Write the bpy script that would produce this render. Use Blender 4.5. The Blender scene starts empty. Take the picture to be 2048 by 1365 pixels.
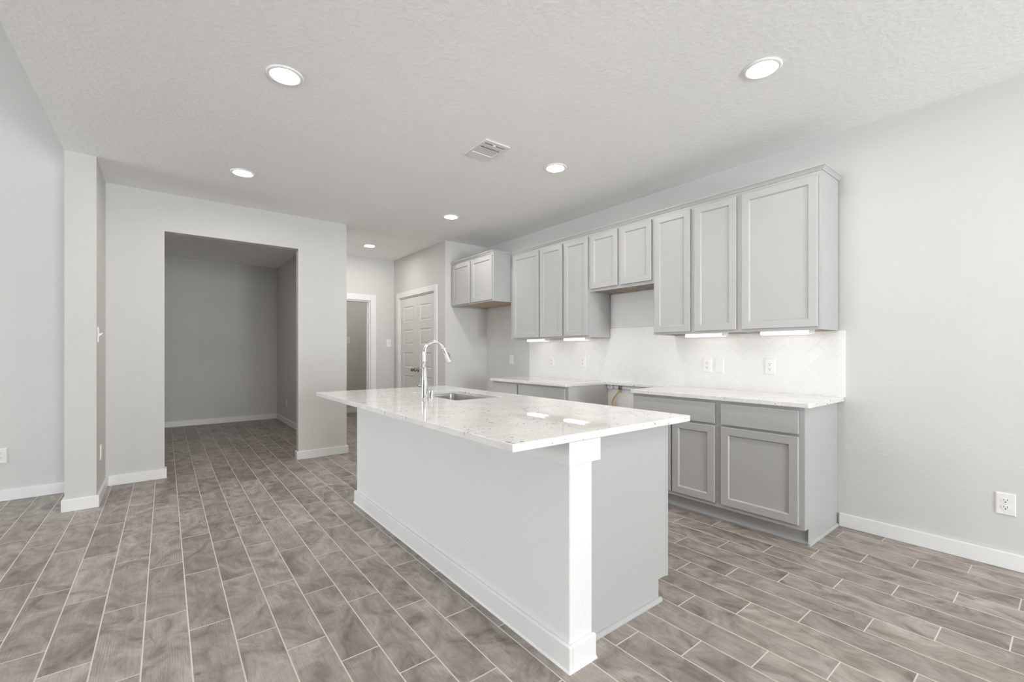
import bpy, bmesh, math, random
from mathutils import Vector, Matrix

# ------------------------------------------------------------------ camera, world, exposure, unseen area lights
sc = bpy.context.scene
COL = sc.collection
random.seed(7)
R = math.radians

cam_d = bpy.data.cameras.new('camera')
cam_d.sensor_width = 36.0
cam_d.lens = 885.35 / 2048 * 36.0
cam_d.shift_y = (704.4253 - 682.5) / 2048
cam_d.clip_start = 0.05
cam = bpy.data.objects.new('camera', cam_d)
COL.objects.link(cam)
cam.location = (5.4253, -3.7737, 1.2331)
cam.rotation_euler = (R(90), 0, R(51.9271))
sc.camera = cam

sc.view_settings.view_transform = 'Standard'
sc.view_settings.look = 'None'
sc.view_settings.gamma = 1.0
sc.view_settings.use_curve_mapping = False
sc.view_settings.exposure = 0.02
sc.cycles.use_denoising = True
sc.cycles.max_bounces = 14
sc.cycles.diffuse_bounces = 10
sc.cycles.glossy_bounces = 6
sc.cycles.transparent_max_bounces = 12
sc.cycles.caustics_reflective = False
sc.cycles.caustics_refractive = False
sc.cycles.sample_clamp_indirect = 6.0

world = bpy.data.worlds.new('daylight')
sc.world = world
world.use_nodes = True
bg = world.node_tree.nodes['Background']
bg.inputs['Color'].default_value = (0.80, 0.90, 1.0, 1)
bg.inputs['Strength'].default_value = 0.9


def unseen_area_light(name, loc, rot, sx, sy, watts, color=(0.935, 0.98, 1.0)):
    l = bpy.data.lights.new(name, 'AREA')
    l.shape = 'RECTANGLE'; l.size = sx; l.size_y = sy
    l.energy = watts; l.color = color
    o = bpy.data.objects.new(name, l)
    COL.objects.link(o)
    o.location = loc; o.rotation_euler = rot
    return o


# area lights outside unseen windows sited for the light; living room ones are added
XR, YB = 11.5, -11.0
WIN_X = [(-8.6, -7.2), (-4.30, -3.20), (-2.95, -1.85), (-1.60, -0.50)]
WIN_Y = [(0.10, 1.00), (1.20, 2.10), (2.30, 3.20)]  # added living room windows, sited to fill the faces turned towards them
E_X = [0, 165, 280, 0]
E_Y = 120
E_G = 480
LENS, BAR = 205.0, 1.9
for (a, b), e_x in zip(WIN_X, E_X):
    unseen_area_light('window_daylight', (XR + 0.25, (a + b) / 2, 1.35), (0, R(112), 0), 2.1, b - a, e_x)
    if E_G and b > -3:   # added fill outside the window, thrown upward to brighten the ceiling
        unseen_area_light('ceiling_fill', (XR + 1.6, (a + b) / 2, 0.06), (0, R(165), 0), 2.4, b - a + 0.6, E_G)
for a, b in WIN_Y:
    unseen_area_light('window_daylight', ((a + b) / 2, YB - 0.25, 1.7), (R(90), 0, 0), b - a, 2.6, E_Y)

# ------------------------------------------------------------------ materials


class NT:
    def __init__(s, name):
        s.m = bpy.data.materials.new(name)
        s.m.use_nodes = True
        s.t = s.m.node_tree
        s.b = s.t.nodes['Principled BSDF']
        s.co = None

    def n(s, typ, **kw):
        nd = s.t.nodes.new(typ)
        for k, v in kw.items():
            setattr(nd, k, v)
        return nd

    def put(s, nd, i, v):
        if isinstance(v, bpy.types.NodeSocket):
            s.t.links.new(v, nd.inputs[i])
        else:
            nd.inputs[i].default_value = v

    def math(s, op, a, b=None, c=None, clamp=False):
        nd = s.n('ShaderNodeMath', operation=op); nd.use_clamp = clamp
        s.put(nd, 0, a)
        if b is not None: s.put(nd, 1, b)
        if c is not None: s.put(nd, 2, c)
        return nd.outputs[0]

    def coord(s):
        if s.co is None:
            s.co = s.n('ShaderNodeTexCoord').outputs['Object']
        return s.co

    def noise(s, vec, scale, detail=3, rough=0.5, dist=0.0):
        nd = s.n('ShaderNodeTexNoise')
        s.put(nd, 'Vector', vec); s.put(nd, 'Scale', scale); s.put(nd, 'Detail', detail)
        s.put(nd, 'Roughness', rough); s.put(nd, 'Distortion', dist)
        return nd.outputs['Fac']

    def ramp(s, fac, stops, interp='LINEAR'):
        nd = s.n('ShaderNodeValToRGB')
        nd.color_ramp.interpolation = interp
        el = nd.color_ramp.elements
        while len(el) < len(stops): el.new(0.5)
        for e, (p, c) in zip(el, stops):
            e.position = p
            e.color = (c, c, c, 1) if isinstance(c, (int, float)) else (*c, 1)
        s.put(nd, 0, fac)
        return nd.outputs['Color']

    def mix(s, fac, a, b, mode='MIX'):
        nd = s.n('ShaderNodeMix', data_type='RGBA', blend_type=mode)
        for i, v in ((0, fac), (6, a), (7, b)):
            if isinstance(v, tuple) and len(v) == 3: v = (*v, 1)
            s.put(nd, i, v)
        return nd.outputs[2]

    def bump(s, h, strength, dist):
        nd = s.n('ShaderNodeBump')
        s.put(nd, 'Height', h); s.put(nd, 'Strength', strength); s.put(nd, 'Distance', dist)
        s.t.links.new(nd.outputs[0], s.b.inputs['Normal'])

    def base(s, col, rough, metal=0.0, spec=0.5):
        s.put(s.b, 'Base Color', (*col, 1) if isinstance(col, tuple) else col)
        s.put(s.b, 'Roughness', rough); s.put(s.b, 'Metallic', metal)
        s.put(s.b, 'Specular IOR Level', spec)
        return s


def paint(name, col, rough, tex=0.0, scale=55, spec=0.4):
    """Painted surface with a faint roller mottling and, for walls, an orange-peel texture."""
    t = NT(name)
    f = t.noise(t.coord(), 2.2, 2)
    c = t.mix(f, tuple(x * 0.985 for x in col), tuple(min(1, x * 1.015) for x in col))
    t.base(c, rough, 0, spec)
    if tex:
        h = t.ramp(t.noise(t.coord(), scale, 2, 0.55), [(0.42, 0.0), (0.62, 1.0)])
        t.bump(h, tex, 0.004)
    return t.m


M = {}
M['wall'] = paint('wall_paint', (0.640, 0.636, 0.622), 0.85, 0.10, 60, 0.25)
M['ceiling'] = paint('ceiling_paint', (0.89, 0.89, 0.885), 0.9, 0.22, 34, 0.2)
M['white'] = paint('white_trim_paint', (0.82, 0.82, 0.818), 0.38)
M['knee'] = paint('white_knee_wall_paint', (0.79, 0.79, 0.788), 0.6, 0.10, 60, 0.3)
M['door'] = paint('door_paint', (0.74, 0.73, 0.715), 0.4)
M['cab'] = paint('grey_cabinet_paint', (0.458, 0.458, 0.453), 0.36)
M['plate'] = paint('white_plastic', (0.82, 0.82, 0.80), 0.3)
M['slot'] = paint('dark_slot', (0.05, 0.05, 0.05), 0.6)
M['vent'] = paint('vent_enamel', (0.74, 0.74, 0.725), 0.4)
M['vent_dark'] = paint('vent_throat', (0.42, 0.42, 0.41), 0.7)
M['grout_white'] = paint('white_grout', (0.88, 0.88, 0.87), 0.7)


def metal(name, col, rough, streak=False):
    t = NT(name)
    v = t.coord()
    if streak:
        mp = t.n('ShaderNodeMapping'); t.put(mp, 0, v); mp.inputs['Scale'].default_value = (4, 160, 160)
        v = mp.outputs[0]
    f = t.noise(v, 6, 2)
    r = t.math('MULTIPLY_ADD', f, 0.10 if streak else 0.02, rough)
    t.base(col, r, 1.0)
    return t.m


M['chrome'] = metal('polished_chrome', (0.86, 0.87, 0.88), 0.05)
M['steel'] = metal('brushed_steel', (0.60, 0.60, 0.59), 0.28, True)
M['nickel'] = metal('dark_nickel', (0.30, 0.285, 0.26), 0.22)


def tile_mat():
    t = NT('white_glazed_tile')
    f = t.noise(t.coord(), 5, 3)
    t.base(t.mix(f, (0.785, 0.785, 0.778), (0.815, 0.815, 0.81)), 0.36, 0, 0.35)
    t.bump(t.noise(t.coord(), 9, 2), 0.05, 0.01)
    return t.m


def stone_mat():
    t = NT('speckled_white_granite')
    v = t.coord()
    cloud = t.noise(v, 5.5, 5, 0.6, 0.4)
    col = t.mix(t.ramp(cloud, [(0.36, 0.0), (0.66, 1.0)]), (0.735, 0.727, 0.718), (0.835, 0.83, 0.822))
    vein = t.noise(v, 19, 4, 0.65, 1.2)
    col = t.mix(t.ramp(vein, [(0.60, 0.0), (0.74, 0.45)]), col, (0.60, 0.597, 0.59))
    fine = t.noise(v, 120, 2, 0.6)
    col = t.mix(t.ramp(fine, [(0.62, 0.0), (0.70, 0.6)]), col, (0.50, 0.485, 0.47))
    # flecks: sparse mineral grains, clustered by a large noise
    vo = t.n('ShaderNodeTexVoronoi'); warp = t.n('ShaderNodeTexNoise'); t.put(warp, 'Vector', v); t.put(warp, 'Scale', 60.0); t.put(warp, 'Detail', 2.0)
    wm = t.n('ShaderNodeVectorMath', operation='MULTIPLY_ADD'); t.put(wm, 0, warp.outputs['Color']); wm.inputs[1].default_value = (0.030, 0.030, 0.030); t.put(wm, 2, v)
    t.put(vo, 'Vector', wm.outputs[0]); t.put(vo, 'Scale', 50.0)
    vo.feature = 'F1'
    cellr = t.n('ShaderNodeSeparateColor'); t.put(cellr, 0, vo.outputs['Color'])
    size = t.math('MULTIPLY', cellr.outputs[1], 0.37)
    inside = t.math('LESS_THAN', vo.outputs['Distance'], size)
    clus = t.ramp(t.noise(v, 3.2, 2), [(0.40, 0.08), (0.62, 0.55)])
    pick = t.math('LESS_THAN', cellr.outputs[0], clus)
    fleck = t.math('MULTIPLY', inside, pick)
    fcol = t.mix(cellr.outputs[2], (0.17, 0.12, 0.115), (0.46, 0.445, 0.435))
    col = t.mix(t.math('MULTIPLY', fleck, 0.88), col, fcol)
    t.base(col, 0.022, 0, 0.6)
    return t.m


def wood_mat(name, a, b, scale=1.0, blot=0.0):
    t = NT(name)
    mp = t.n('ShaderNodeMapping'); t.put(mp, 0, t.coord()); mp.inputs['Scale'].default_value = (2 * scale, 22 * scale, 22 * scale)
    f = t.noise(mp.outputs[0], 1.6, 4, 0.6, 0.5)
    c = t.mix(f, a, b)
    if blot:
        g = t.noise(t.coord(), 17, 4, 0.7, 0.8)
        c = t.mix(t.ramp(g, [(0.44, 0.0), (0.60, blot)]), c, (0.10, 0.075, 0.065))
        g2 = t.noise(t.coord(), 26, 3, 0.6, 0.6)
        c = t.mix(t.ramp(g2, [(0.58, 0.0), (0.68, blot)]), c, (0.62, 0.58, 0.54))
    t.base(c, 0.5)
    return t.m


M['tile'] = tile_mat()
M['stone'] = stone_mat()
M['maple'] = wood_mat('bare_cabinet_wood', (0.46, 0.33, 0.22), (0.60, 0.46, 0.33))
M['mottled'] = wood_mat('mottled_cabinet_wood', (0.34, 0.25, 0.18), (0.44, 0.33, 0.25), 1.0, 0.8)  # brown wood with dark and pale blotches

FW, FL, FC, FX = 0.1562, 0.613, -1.973, 4.641   # plank tile rows along X


def floor_mat():
    t = NT('wood_look_plank_tile')
    sp = t.n('ShaderNodeSeparateXYZ'); t.put(sp, 0, t.coord())
    x, y = sp.outputs[0], sp.outputs[1]
    v = t.math('DIVIDE', t.math('SUBTRACT', y, FC), FW)
    row = t.math('FLOOR', v)
    fv = t.math('SUBTRACT', v, row)
    u = t.math('SUBTRACT', t.math('DIVIDE', t.math('SUBTRACT', x, FX), FL), t.math('DIVIDE', row, 3.0))
    col = t.math('FLOOR', u)
    fu = t.math('SUBTRACT', u, col)
    g = 0.0025
    dv = t.math('MULTIPLY', t.math('MINIMUM', fv, t.math('SUBTRACT', 1.0, fv)), FW)
    du = t.math('MULTIPLY', t.math('MINIMUM', fu, t.math('SUBTRACT', 1.0, fu)), FL)
    dd = t.math('MINIMUM', du, dv)
    mr = t.n('ShaderNodeMapRange'); t.put(mr, 0, dd)
    mr.inputs[1].default_value = g - 0.0007; mr.inputs[2].default_value = g + 0.0009
    tile = mr.outputs[0]                       # 0 grout .. 1 tile
    cv = t.n('ShaderNodeCombineXYZ'); t.put(cv, 0, row); t.put(cv, 1, col)
    wn = t.n('ShaderNodeTexWhiteNoise', noise_dimensions='2D'); t.put(wn, 'Vector', cv.outputs[0])
    rs = t.n('ShaderNodeSeparateColor'); t.put(rs, 0, wn.outputs['Color'])
    r1, r2, r3 = rs.outputs[0], rs.outputs[1], rs.outputs[2]
    # per-tile pattern position
    pv = t.n('ShaderNodeCombineXYZ')
    t.put(pv, 0, t.math('MULTIPLY_ADD', r1, 37.0, x))
    t.put(pv, 1, t.math('MULTIPLY_ADD', r2, 23.0, y))
    t.put(pv, 2, t.math('MULTIPLY', r3, 11.0))
    P = pv.outputs[0]

    def stretched(sx, sy):
        mp = t.n('ShaderNodeMapping'); t.put(mp, 0, P); mp.inputs['Scale'].default_value = (sx, sy, 1)
        return mp.outputs[0]
    broad = t.noise(stretched(4.5, 6.5), 1.0, 5, 0.62, 1.4)        # cloudy weathering
    streak = t.noise(stretched(7.0, 120.0), 1.0, 4, 0.65, 0.5)      # fine grain
    wv = t.n('ShaderNodeTexWave', wave_type='BANDS', bands_direction='Y', wave_profile='SIN')
    t.put(wv, 'Vector', stretched(1.3, 9.0)); wv.inputs['Scale'].default_value = 4.2
    wv.inputs['Distortion'].default_value = 9.0; wv.inputs['Detail'].default_value = 3.0
    wv.inputs['Detail Scale'].default_value = 0.9; wv.inputs['Detail Roughness'].default_value = 0.55
    cath = wv.outputs['Fac']
    c = t.ramp(broad, [(0.25, (0.105, 0.088, 0.076)), (0.46, (0.262, 0.230, 0.205)), (0.70, (0.410, 0.375, 0.345))])
    c = t.mix(t.math('MULTIPLY', t.ramp(cath, [(0.60, 0.0), (0.92, 1.0)]), t.ramp(t.noise(stretched(2.6, 5.0), 1.3, 2), [(0.50, 0.0), (0.64, 0.42)])), c, (0.135, 0.110, 0.094))
    c = t.mix(t.ramp(streak, [(0.46, 0.0), (0.70, 0.40)]), c, (0.165, 0.140, 0.122))
    knot = t.noise(stretched(7.0, 15.0), 1.0, 3, 0.6, 1.6)
    c = t.mix(t.ramp(knot, [(0.64, 0.0), (0.74, 0.62)]), c, (0.11, 0.085, 0.070))
    tint = t.ramp(r1, [(0.0, 0.93), (1.0, 1.24)])
    c = t.mix(1.0, c, tint, 'MULTIPLY')
    # small dried paint and plaster smears left on the tiles
    sm = t.noise(t.coord(), 3.4, 6, 0.72, 0.8)
    c = t.mix(t.ramp(sm, [(0.705, 0.0), (0.76, 0.55)]), c, (0.62, 0.58, 0.54))
    gr = t.mix(t.noise(t.coord(), 9, 2), (0.56, 0.52, 0.475), (0.68, 0.64, 0.59))
    c = t.mix(tile, gr, c)
    t.base(c, t.math('MULTIPLY_ADD', tile, -0.36, 0.78), 0, 0.45)
    h = t.math('ADD', t.math('MULTIPLY', tile, 1.0), t.math('MULTIPLY', streak, 0.25))
    t.bump(h, 0.45, 0.0018)
    return t.m


M['floor'] = floor_mat()


def emit(name, col, st):
    t = NT(name)
    t.base((0.8, 0.8, 0.8), 0.4)
    f = t.noise(t.coord(), 3, 1)
    t.put(t.b, 'Emission Color', t.mix(f, col, tuple(x * 0.985 for x in col)))
    t.b.inputs['Emission Strength'].default_value = st
    return t.m


M['lens'] = emit('lit_downlight_lens', (1.0, 0.955, 0.90), LENS)
M['bar'] = emit('lit_light_bar', (1.0, 0.975, 0.95), BAR)

t = NT('window_glass')
for nd in list(t.t.nodes):
    if nd.type == 'BSDF_PRINCIPLED': t.t.nodes.remove(nd)
tr = t.n('ShaderNodeBsdfTransparent'); gl = t.n('ShaderNodeBsdfGlossy'); gl.inputs['Roughness'].default_value = 0.02
fr = t.n('ShaderNodeFresnel'); fr.inputs[0].default_value = 1.35
mx = t.n('ShaderNodeMixShader'); t.put(mx, 0, fr.outputs[0]); t.t.links.new(tr.outputs[0], mx.inputs[1]); t.t.links.new(gl.outputs[0], mx.inputs[2])
t.t.links.new(mx.outputs[0], t.t.nodes['Material Output'].inputs[0])
M['glass'] = t.m

t = NT('yellow_gas_line')
sp = t.n('ShaderNodeSeparateXYZ'); t.put(sp, 0, t.coord())
f = t.math('FRACT', t.math('MULTIPLY', sp.outputs[2], 110.0))
t.base(t.mix(f, (0.50, 0.37, 0.09), (0.64, 0.50, 0.16)), 0.4)
M['gas'] = t.m

# ------------------------------------------------------------------ mesh helpers


def box(bm, x0, x1, y0, y1, z0, z1, bev=0.0, seg=2):
    """A box added to bm; bev rounds its edges."""
    tmp = bmesh.new() if bev else bm
    vs = [tmp.verts.new((x, y, z)) for x in (x0, x1) for y in (y0, y1) for z in (z0, z1)]
    for q in ((0, 1, 3, 2), (4, 6, 7, 5), (0, 4, 5, 1), (2, 3, 7, 6), (0, 2, 6, 4), (1, 5, 7, 3)):
        tmp.faces.new([vs[i] for i in q])
    if bev:
        bmesh.ops.bevel(tmp, geom=list(tmp.edges), offset=bev, segments=seg, profile=0.5, affect='EDGES')
        merge(bm, tmp)


def merge(bm, tmp):
    mp = {v: bm.verts.new(v.co) for v in tmp.verts}
    for f in tmp.faces:
        nf = bm.faces.new([mp[v] for v in f.verts]); nf.smooth = f.smooth
    tmp.free()


def prism(bm, poly, axis, a, b):
    """poly: 2-D outline extruded along axis ('x','y','z') from a to b."""
    def P(p, q, h):
        return {'x': (h, p, q), 'y': (p, h, q), 'z': (p, q, h)}[axis]
    lo = [bm.verts.new(P(p, q, a)) for p, q in poly]
    hi = [bm.verts.new(P(p, q, b)) for p, q in poly]
    n = len(poly)
    bm.faces.new(lo); bm.faces.new(hi)
    for i in range(n):
        bm.faces.new((lo[i], lo[(i + 1) % n], hi[(i + 1) % n], hi[i]))


def lathe(bm, prof, segs=32, center=(0, 0, 0), axis=(0, 0, 1), smooth=True):
    """prof: list of (radius, height) turned about axis through center."""
    q = Vector((0, 0, 1)).rotation_difference(Vector(axis).normalized()).to_matrix()
    c = Vector(center)
    rings = []
    for r, h in prof:
        if r < 1e-6:
            rings.append([bm.verts.new(c + q @ Vector((0, 0, h)))])
        else:
            rings.append([bm.verts.new(c + q @ Vector((r * math.cos(2 * math.pi * i / segs), r * math.sin(2 * math.pi * i / segs), h))) for i in range(segs)])
    for A, B in zip(rings, rings[1:]):
        for i in range(segs):
            j = (i + 1) % segs
            if len(A) == 1 and len(B) == 1: continue
            if len(A) == 1: f = bm.faces.new((A[0], B[i], B[j]))
            elif len(B) == 1: f = bm.faces.new((A[i], A[j], B[0]))
            else: f = bm.faces.new((A[i], A[j], B[j], B[i]))
            f.smooth = smooth


def tube(bm, pts, rad, segs=18, cap=True):
    """A tube through pts; rad is one radius or a list of them."""
    pts = [Vector(p) for p in pts]
    n = len(pts)
    rs = rad if isinstance(rad, (list, tuple)) else [rad] * n
    up = None
    rings = []
    for i, p in enumerate(pts):
        d = (pts[min(i + 1, n - 1)] - pts[max(i - 1, 0)]).normalized()
        if up is None:
            up = d.orthogonal().normalized()
        else:
            up = (up - d * up.dot(d)).normalized()
        s = d.cross(up)
        rings.append([bm.verts.new(p + rs[i] * (math.cos(2 * math.pi * k / segs) * up + math.sin(2 * math.pi * k / segs) * s)) for k in range(segs)])
    for A, B in zip(rings, rings[1:]):
        for i in range(segs):
            j = (i + 1) % segs
            bm.faces.new((A[i], A[j], B[j], B[i])).smooth = True
    if cap:
        bm.faces.new(rings[0]); bm.faces.new(rings[-1])


def obj(name, bm, m, parent=None, bevel=0.0, label=None, at=None):
    """Link bm (drawn in world coordinates) as ONE mesh object. Under a parent its
    vertices are moved into the parent's frame; a top-level mesh is moved to its own origin at."""
    org = Vector((0, 0, 0))
    p = parent
    while p is not None:
        org += p.location; p = p.parent
    if parent is None and at is not None:
        org = Vector(at)
    bmesh.ops.recalc_face_normals(bm, faces=bm.faces)
    if org.length > 0:
        bmesh.ops.translate(bm, verts=bm.verts, vec=-org)
    me = bpy.data.meshes.new(name)
    bm.to_mesh(me); bm.free()
    me.materials.append(m)
    o = bpy.data.objects.new(name, me)
    COL.objects.link(o)
    if parent is not None:
        o.parent = parent
    elif at is not None:
        o.location = at
    if bevel:
        md = o.modifiers.new('edge', 'BEVEL'); md.width = bevel; md.segments = 2
        md.limit_method = 'ANGLE'; md.angle_limit = R(40)
    if label: o['label'] = label
    return o


def boxes(name, lst, m, parent=None, bevel=0.0, bev=0.0, label=None, at=None):
    bm = bmesh.new()
    for b in lst: box(bm, *b, bev=bev)
    return obj(name, bm, m, parent, bevel, label, at)


def tag(o, label, cat, group=None, kind='thing'):
    o['label'] = label; o['category'] = cat; o['kind'] = kind
    if group: o['group'] = group
    return o


def thing(name, label, cat, loc=(0, 0, 0), group=None, kind='thing'):
    o = bpy.data.objects.new(name, None)
    COL.objects.link(o)
    o.location = loc; o.empty_display_size = 0.1
    return tag(o, label, cat, group, kind)


def copy_tree(o, parent=None):
    c = o.copy(); COL.objects.link(c)
    if parent is not None: c.parent = parent
    for ch in [k for k in bpy.data.objects if k.parent == o]:
        copy_tree(ch, c)
    return c


def struct(name, lst, m, label, cat, bevel=0.0):
    o = boxes(name, lst, m, None, bevel)
    return tag(o, label, cat, kind='structure')


# ------------------------------------------------------------------ room shell
ZC = 2.788            # kitchen ceiling
ZL = 4.40             # living room ceiling
YE = -4.385           # edge of the kitchen ceiling / left face of the wing wall
YW = -4.204           # right face of the wing wall
XO = -0.07            # face of the wall with the large opening
XB, YP = -1.757, -0.704
ZO = 2.4145

struct('floor', [(-3.9, XR + 0.15, YB - 0.15, 0.15, -0.06, 0.0)], M['floor'], 'grey brown wood look plank tile floor with pale grout', 'floor')
struct('ceiling', [(-3.9, XR + 0.15, YE, 0.15, ZC, ZC + 0.11)], M['ceiling'], 'smooth white kitchen ceiling with recessed lights', 'ceiling')
struct('ceiling_living', [(-0.2, XR + 0.15, YB - 0.15, YE + 0.12, ZL, ZL + 0.1)], M['ceiling'], 'higher ceiling over the living area beyond the kitchen', 'ceiling')
struct('wall_drop', [(-0.2, XR + 0.15, YE, YE + 0.12, ZC + 0.11, ZL)], M['wall'], 'wall above the open edge of the kitchen ceiling', 'wall')
struct('wall_kitchen', [(-3.77, XR + 0.12, 0.0, 0.12, 0.0, ZC)], M['wall'], 'long light grey wall behind the kitchen cabinets', 'wall')
struct('wall_fridge', [(-0.12, 0.0, YP, 0.0, 0.0, ZC)], M['wall'], 'short light grey return wall at the refrigerator space', 'wall')
PD0, PD1, PDZ = -1.520, -0.315, 2.115
struct('wall_pantry', [(XB, PD0, YP, YP + 0.12, 0, ZC), (PD1, -0.12, YP, YP + 0.12, 0, ZC), (PD0, PD1, YP, YP + 0.12, PDZ, ZC)], M['wall'],
       'light grey wall around the white double pantry door', 'wall')
HD0, HD1, HDZ = -1.93, -1.125, 2.072
struct('wall_hall', [(XB - 0.12, XB, HD1, 0.0, 0, ZC), (XB - 0.12, XB, -2.0315, HD0, 0, ZC), (XB - 0.12, XB, HD0, HD1, HDZ, ZC)], M['wall'],
       'light grey hall wall with the cased doorway', 'wall')
struct('wall_far', [(-3.77, -3.65, -2.0315, 0.0, 0, ZC)], M['wall'], 'beige grey far wall seen through the hall doorway', 'wall')
OJ0, OJ1 = -3.779, -2.576
struct('wall_opening', [(XO - 0.09, XO, YW, OJ0, 0, ZC), (XO - 0.09, XO, OJ1, -2.0315, 0, ZC), (XO - 0.09, XO, OJ0, OJ1, ZO, ZC)], M['wall'],
       'light grey wall with the wide square opening', 'wall')
struct('wall_nook_right', [(-3.85, XO - 0.09, -2.135, -2.0315, 0, ZC)], M['wall'], 'right side wall of the dim room behind the opening', 'wall')
struct('wall_nook_back', [(-3.85, -3.732, YW, -2.135, 0, ZC)], M['wall'], 'back wall of the dim room behind the opening', 'wall')
struct('wall_nook_left', [(-3.85, -0.17, YW - 0.1, YW, 0, ZC)], M['wall'], 'left side wall of the dim room behind the opening', 'wall')
XW = 0.619
struct('wall_wing', [(XO - 0.09, XW, YE, YW, 0, ZC)], M['wall'], 'light grey wing wall standing out beside the opening', 'wall')
struct('wall_left', [(-0.17, -0.05, YB - 0.12, YE, 0, ZL)], M['wall'], 'tall grey living room wall left of the wing wall', 'wall')
# window wall behind the camera and living room wall with its added windows
lst = []
ys = [0.0]
for a, b in reversed(WIN_X): ys += [b, a]
ys.append(YB - 0.12)
for i in range(0, len(ys), 2):
    lst.append((XR, XR + 0.12, ys[i + 1], ys[i], 0, ZL))
for a, b in WIN_X:
    lst += [(XR, XR + 0.12, a, b, 0, 0.3), (XR, XR + 0.12, a, b, 2.4, ZL)]
struct('wall_back', lst, M['wall'], 'light grey window wall behind the dining side', 'wall')
lst = []
xs = [-0.05]
for a, b in WIN_Y: xs += [a, b]
xs.append(XR)
for i in range(0, len(xs), 2):
    lst.append((xs[i], xs[i + 1], YB - 0.12, YB, 0, ZL))
for a, b in WIN_Y:
    lst += [(a, b, YB - 0.12, YB, 0, 0.4), (a, b, YB - 0.12, YB, 3.0, ZL)]
struct('wall_living', lst, M['wall'], 'light grey unseen living room wall with added windows', 'wall')

n = 0
for axis, spans, z0, z1 in (('x', WIN_X, 0.3, 2.4), ('y', WIN_Y, 0.4, 3.0)):
    for a, b in spans:
        n += 1

        def B(u0, u1, d0, d1, zz0, zz1):
            return (XR + d0, XR + d1, u0, u1, zz0, zz1) if axis == 'x' else (u0, u1, YB - d1, YB - d0, zz0, zz1)
        w = boxes('window_%d' % n, [B(a, a + 0.05, 0.02, 0.10, z0, z1), B(b - 0.05, b, 0.02, 0.10, z0, z1), B(a + 0.05, b - 0.05, 0.02, 0.10, z0, z0 + 0.05),
                                    B(a + 0.05, b - 0.05, 0.02, 0.10, z1 - 0.05, z1), B(a + 0.05, b - 0.05, 0.04, 0.08, (z0 + z1) / 2 - 0.025, (z0 + z1) / 2 + 0.025)], M['white'])
        tag(w, 'unseen white framed sash window behind the camera, number %d along its wall' % n, 'window', kind='structure')
        boxes('window_pane', [B(a + 0.05, b - 0.05, 0.058, 0.062, z0 + 0.05, (z0 + z1) / 2 - 0.025), B(a + 0.05, b - 0.05, 0.058, 0.062, (z0 + z1) / 2 + 0.025, z1 - 0.05)], M['glass'], w)

struct('wall_range', [(2.3285, 3.0885, -0.003, 0.0, 1.491, 1.846), (2.294, 3.075, -0.003, 0.0, 0.0, 0.836)], M['knee'], 'white patches of wall above and below the range gap counter line', 'wall')  # thin sheets whiter than the rest of the wall

# baseboards: flat board with a narrow eased top and a bead of caulk at the floor
ZB, TB = 0.094, 0.017


def baseboard(name, runs, label):
    """runs: (x0,x1,y0,y1) footprints of the boards."""
    o = boxes(name, [(a, b, c, d, 0.0, ZB) for a, b, c, d in runs], M['white'], None, 0.004)
    return tag(o, label, 'baseboard', kind='structure')


baseboard('baseboard_kitchen', [(4.384, XR, -TB, 0)], 'white baseboard along the kitchen wall right of the cabinets')
baseboard('baseboard_opening_left', [(XO, XO + TB, YW + TB, OJ0 + TB), (XO - 0.09, XO, OJ0, OJ0 + TB)], 'white baseboard left of the wide opening')
baseboard('baseboard_opening_right', [(XO, XO + TB, OJ1 - TB, -2.0315 + TB), (XO - 0.09, XO, OJ1 - TB, OJ1), (XO - 0.09, XO, -2.0315, -2.0315 + TB)], 'white baseboard right of the wide opening')
baseboard('baseboard_wing', [(XO, XW, YW, YW + TB), (XW, XW + TB, YE - TB, YW + TB), (-0.05, XW, YE - TB, YE)], 'white baseboard wrapping the wing wall')
baseboard('baseboard_left', [(-0.05, -0.05 + TB, YB, YE - TB)], 'white baseboard along the living room wall at far left')
baseboard('baseboard_nook_back', [(-3.732, -3.732 + TB, YW, -2.135)], 'white baseboard on the back wall of the dim room')
baseboard('baseboard_nook_right', [(-3.732 + TB, XO - 0.09, -2.135 - TB, -2.135)], 'white baseboard on the right wall of the dim room')
baseboard('baseboard_fridge', [(0.0, TB, YP - TB, 0.0), (-0.22, 0.0, YP - TB, YP), (0.0, 1.0, -TB, 0.0)], 'white baseboard around the refrigerator space')
baseboard('baseboard_hall', [(XB, XB + TB, -1.02, YP), (XB + TB, -1.63, YP - TB, YP), (XB - 0.12, XO - 0.09, -2.0315, -2.0315 + TB)], 'white baseboard in the hall corner')
baseboard('baseboard_far', [(-3.65, -3.65 + TB, -2.0, 0.0)], 'white baseboard of the room beyond the hall doorway')

# hall doorway casing
trim = boxes('trim_1', [(XB, XB + 0.018, HD1 + 0.012, HD1 + 0.105, 0, HDZ + 0.10), (XB, XB + 0.018, HD0 - 0.105, HD0 - 0.012, 0, HDZ + 0.10),
                        (XB, XB + 0.018, HD0 - 0.012, HD1 + 0.012, HDZ + 0.006, HDZ + 0.10),
                        (XB - 0.12, XB, HD1 - 0.018, HD1, 0, HDZ), (XB - 0.12, XB, HD0, HD0 + 0.018, 0, HDZ), (XB - 0.12, XB, HD0 + 0.018, HD1 - 0.018, HDZ - 0.018, HDZ),
                        (XB - 0.075, XB - 0.045, HD1 - 0.03, HD1 - 0.018, 0, HDZ - 0.018)], M['white'], None, 0.003)
tag(trim, 'white casing around the open hall doorway', 'trim', kind='structure')


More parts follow.
